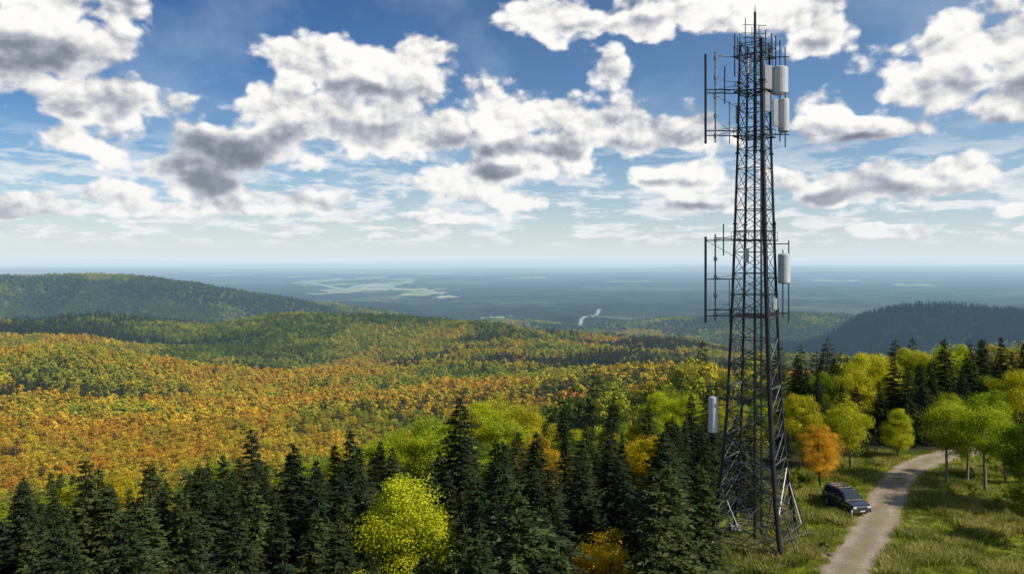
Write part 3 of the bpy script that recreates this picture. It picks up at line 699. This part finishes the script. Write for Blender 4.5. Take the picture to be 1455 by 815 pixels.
for s in(-1,1):
    for y_ in(-1.42,1.45):
        wm.beam((s*.98,y_,.38),(s*.72,y_,.38),.38,n=28,mat=0);wm.beam((s*.99,y_,.38),(s*.97,y_,.38),.24,n=20,mat=1)
        for k in range(5):
            a=k*1.2566;wm.beam((s*.995,y_,.38),(s*.995,y_+.22*math.cos(a),.38+.22*math.sin(a)),.022,n=4,mat=1)
mesh_obj('wheels',wm,[rubber,rim],car)
d_=MB()
d_.box((0,-2.34,.50),(1.78,.16,.22),0);d_.box((0,2.34,.50),(1.70,.16,.24),0)
for s in(-1,1):
    d_.box((s*.80,-2.30,.90),(.16,.06,.30),1);d_.box((s*.66,2.33,.79),(.32,.06,.16),3)
    d_.box((s*.60,-.8,1.83),(.05,2.0,.05),4);d_.box((s*1.05,.72,1.14),(.20,.12,.15),0)
    d_.box((s*.97,0,.36),(.06,2.1,.10),0)
for y_ in(-1.5,-.1): d_.box((0,y_,1.87),(1.24,.05,.03),4)
d_.box((0,-2.335,.80),(.50,.02,.12),2);d_.box((0,-2.12,1.75),(1.2,.22,.04),0);d_.box((0,2.34,.77),(.9,.03,.18),0);d_.box((0,2.36,.83),(.86,.03,.03),5);d_.box((0,2.43,.50),(.46,.02,.11),2)
mesh_obj('trim_and_lamps',d_,[trim,redl,plate,headl,rim,chrome],car,bevel=.012)
# ------------------------------------------------------------------ small things
post=link(bpy.data.objects.new('marker_post',None));pb=MB();X,Y=31.4,73.6
pb.beam((X,Y,h1(X,Y)-.2),(X,Y,h1(X,Y)+.85),.05,n=8);pb.box((X,Y-.04,h1(X,Y)+.75),(.18,.03,.2));o=mesh_obj('post_and_plate',pb,[white],post)
import bmesh
rockm=simple('rock',(.16,.15,.135),.95,0,4,.4)
def rock(X,Y,s,seed):
    bm=bmesh.new();bmesh.ops.create_icosphere(bm,subdivisions=3,radius=s)
    for v_ in bm.verts:
        c=v_.co;k=1+.35*(vnoise(np.array([c.x/s*1.3+seed]),np.array([c.y/s*1.3+c.z/s*1.7]),seed)[0]-.5)*2
        v_.co=Vector((c.x*k*1.2,c.y*k,c.z*k*.65))
    me=bpy.data.meshes.new('rock');bm.to_mesh(me);bm.free();me.materials.append(rockm);o=link(bpy.data.objects.new('rock',me));o.location=(X,Y,h1(X,Y)+s*.15)
for i,(X,Y,s) in enumerate([(25.0,64.3,.35),(25.9,64.6,.28),(24.3,63.8,.22),(29.0,73,.2),(27.5,68.8,.18),(35.9,70.2,.22),(42,78,.25)]): rock(X,Y,s,i+3)
for i in range(4):
    X,Y=20.6+i*.8,62.6+i*.25;lg=MB();a=.25*i-.3;lg.beam((X-.9*math.cos(a),Y-.9*math.sin(a),.12+h1(X,Y)),(X+.9*math.cos(a),Y+.9*math.sin(a),.14+h1(X,Y)),.08,.06,8);mesh_obj('fallen_branch',lg,[birch])
# ------------------------------------------------------------------ world sky
SUN_AZ=math.atan2(.84,-.36);SUN_EL=math.radians(38)
S=Vector((math.sin(SUN_AZ)*math.cos(SUN_EL),math.cos(SUN_AZ)*math.cos(SUN_EL),math.sin(SUN_EL)))
sun=bpy.data.lights.new('sun','SUN');sun.energy=5.0;sun.angle=math.radians(.5);sun.color=(1,.92,.79)
so=link(bpy.data.objects.new('sun',sun));so.rotation_euler=S.to_track_quat('Z','Y').to_euler();so.location=(100,-50,200)
w=bpy.data.worlds.new('sky');scene.world=w;w.use_nodes=True;w.node_tree.nodes.clear();N=NT(w.node_tree)
ST=.1
sky=N.new('ShaderNodeTexSky',sky_type='NISHITA');sky.sun_disc=False;sky.sun_elevation=SUN_EL;sky.sun_rotation=SUN_AZ;sky.altitude=300;sky.air_density=1.0;sky.dust_density=.6;sky.ozone_density=1.0
dr=N.new('ShaderNodeTexCoord').outputs['Generated']
sx=N.new('ShaderNodeSeparateXYZ');N.l.new(dr,sx.inputs[0]);x,y,z=sx.outputs
azn=N.m('ARCTAN2',x,y);hl=N.m('SQRT',N.m('ADD',N.m('MULTIPLY',x,x),N.m('MULTIPLY',y,y)))
el=N.m('DIVIDE',z,N.m('MAXIMUM',hl,.02))
cb=N.new('ShaderNodeCombineXYZ');N.put(cb.inputs[0],azn);N.put(cb.inputs[1],el);Pv=cb.outputs[0]
nz3=N.vm('MULTIPLY',Pv,(1,1.3,1))
wc=N.vm('MULTIPLY',N.vm('SUBTRACT',N.noise(nz3,11,3,.55,col=True,dim='2D'),(.5,.5,.5)),(.045,.03,0))
Pw=N.vm('ADD',Pv,wc)
def blobs(lst,k):
    cur=None
    for px,py,rx,ry in lst:
        a=math.atan((px-727)/F);e=(368-py)/F*math.cos(a)
        v_=N.vm('MULTIPLY',N.vm('SUBTRACT',Pw,(a,e,0)),(F/rx,F/ry,0))
        r=N.vm('LENGTH',v_)
        if cur is None: cur=r
        else:
            nd=N.new('ShaderNodeMath',operation='SMOOTH_MIN');N.l.new(cur,nd.inputs[0]);N.l.new(r,nd.inputs[1]);nd.inputs[2].default_value=k;cur=nd.outputs[0]
    return cur
W=[(25,50,120,68),(80,10,60,35),(170,8,45,22),(150,143,92,32),(103,197,62,20),
(480,95,115,46),(590,75,45,34),(570,125,88,58),(430,165,110,48),(320,208,120,42),(540,175,90,45),(625,190,60,44),(245,237,70,22),(290,265,80,24),(335,292,45,15),
(720,165,88,46),(820,180,94,44),(900,195,60,34),(985,187,60,32),(760,215,115,38),(690,242,88,26),(655,268,82,24),(735,285,60,17),
(170,272,54,16),(220,297,80,13),(430,285,70,20),(50,297,66,17),
(800,22,88,38),(930,20,118,38),(862,92,28,42),(1060,20,148,40),(1155,50,54,38),
(1172,168,38,36),(1230,190,82,24),(960,255,92,26),(1120,258,46,18),(1000,294,62,13),
(1250,262,122,27),(1340,245,60,30),(1180,278,72,17),(1400,70,112,56),(1350,112,80,34),(1440,135,58,32),(1440,297,32,11),(1260,325,60,8),(640,312,84,9)]
G=[(35,78,80,28),(145,156,76,14),(320,216,122,26),(440,192,110,22),(295,258,70,14),(490,130,76,18),(750,207,140,16),(712,247,85,13),(945,268,84,11),(1230,278,125,11),(985,303,44,7),(1400,108,85,20),(1130,62,60,12),(880,38,85,12),(1220,202,54,8),(440,298,48,7)]
rw=blobs(W,.25);rg=blobs(G,.5)
warp2=N.vm('ADD',nz3,N.vm('MULTIPLY',wc,(.6,.6,0)))
puff=N.voro(warp2,17,2,.55);puff2=N.voro(N.vm('ADD',warp2,(.007,.012,0)),17,2,.55)
na1=N.noise(nz3,16,8,.56,dim='2D')
na2=N.noise(N.vm('ADD',nz3,(.006,.011,0)),16,8,.56,dim='2D')
big=N.noise(nz3,6,2,.5,dim='2D');big2=N.noise(N.vm('ADD',nz3,(.02,.045,0)),6,2,.5,dim='2D')
Fd=N.m('ADD',N.m('SUBTRACT',1.31,rw),N.m('ADD',N.m('MULTIPLY',N.m('SUBTRACT',na1,.5),1.3),N.m('MULTIPLY',N.m('SUBTRACT',.40,puff),.66)))
outm=N.m('MAXIMUM',N.mr(N.m('ABSOLUTE',azn),.72,.85),N.mr(el,.36,.5))
Fg=N.m('ADD',N.m('MULTIPLY',N.m('SUBTRACT',big,.62),6.0),N.m('ADD',N.m('MULTIPLY',N.m('SUBTRACT',na1,.5),1.6),N.m('MULTIPLY',N.m('SUBTRACT',outm,1.0),9.0)))
Ft=N.m('MAXIMUM',Fd,Fg)
al=N.mr(Ft,-.02,.36)
al=N.m('MULTIPLY',al,N.mr(el,.004,.03))
thick=N.mr(Ft,.15,.85)
gm_=N.m('MULTIPLY',N.mr(N.m('ADD',N.m('SUBTRACT',1.0,rg),N.m('MULTIPLY',N.m('SUBTRACT',na1,.5),.9)),-.60,.70),thick)
rel=N.m('ADD',N.m('ADD',N.m('MULTIPLY',N.m('SUBTRACT',na1,na2),1.7),N.m('MULTIPLY',N.m('SUBTRACT',big,big2),1.3)),N.m('MULTIPLY',N.m('SUBTRACT',puff2,puff),.5))
br=N.m('ADD',N.m('SUBTRACT',.98,N.m('MULTIPLY',gm_,.74)),rel)
br=N.m('SUBTRACT',br,N.m('MULTIPLY',N.mr(Ft,.3,1.4),.06))
br=N.mr(br,-.05,1.1,0,1,False)
cc=N.ramp(br,[(0,(.15,.18,.23)),(.30,(.26,.29,.35)),(.55,(.45,.48,.54)),(.75,(.73,.735,.745)),(.92,(.94,.925,.89)),(1,(1.0,.985,.95))])
hz=N.m('POWER',2.71828,N.m('MULTIPLY',N.m('MAXIMUM',el,0.),-1/.050))
cc=N.mix(N.m('MULTIPLY',hz,.8),cc,(.76,.82,.87))
skc=N.vm('SCALE',sky.outputs[0],ST)
grad=N.ramp(N.mr(el,0,.36,0,1,False),[(0,(.92,.96,1.0)),(.25,(.54,.77,.98)),(.6,(.24,.51,.82)),(1,(.10,.34,.68))])
skc=N.mix(1.,skc,grad,'MULTIPLY')
rt=N.mr(azn,-.6,.6,0,.25,False)
skc=N.mix(rt,skc,(.45,.66,.86))
skc=N.mix(N.m('MULTIPLY',hz,.92),skc,N.ramp(N.mr(el,0,.03,0,1,False),[(0,(.73,.83,.89)),(1,(.79,.86,.90))]))
hv=N.vm('MULTIPLY',Pv,(1,4.2,1))
ha=N.mr(N.noise(hv,13,6,.6,dim='2D'),.42,.58);hm=N.m('MULTIPLY',N.mr(el,.010,.03),N.mr(el,.17,.07))
hc=N.ramp(N.noise(hv,26,5,.6,dim='2D'),[(.35,(.60,.67,.75)),(.6,(.90,.91,.91))])
skc=N.mix(N.m('MULTIPLY',N.m('MULTIPLY',ha,hm),.8),skc,hc)
veil=N.m('MULTIPLY',N.mr(N.noise(nz3,4,5,.6,dim='2D'),.42,.75),.20)
skc=N.mix(veil,skc,(.66,.77,.87))
fin=N.mix(al,skc,cc)
bg=N.new('ShaderNodeBackground');N.l.new(N.vm('SCALE',fin,1/ST),bg.inputs[0]);bg.inputs[1].default_value=ST
wo=N.new('ShaderNodeOutputWorld');N.l.new(bg.outputs[0],wo.inputs[0])
w.cycles.sampling_method='NONE'
# ------------------------------------------------------------------ camera
cam=bpy.data.cameras.new('camera');cam.lens=F/1455*36;cam.sensor_width=36;cam.shift_y=-39.5/1455;cam.clip_end=500000;cam.clip_start=.5
co=link(bpy.data.objects.new('camera',cam));co.location=(0,0,CAMZ);co.rotation_euler=(math.pi/2,0,0);scene.camera=co
scene.view_settings.view_transform='Standard';scene.view_settings.look='None';scene.view_settings.exposure=0
print('trees',len(placed))
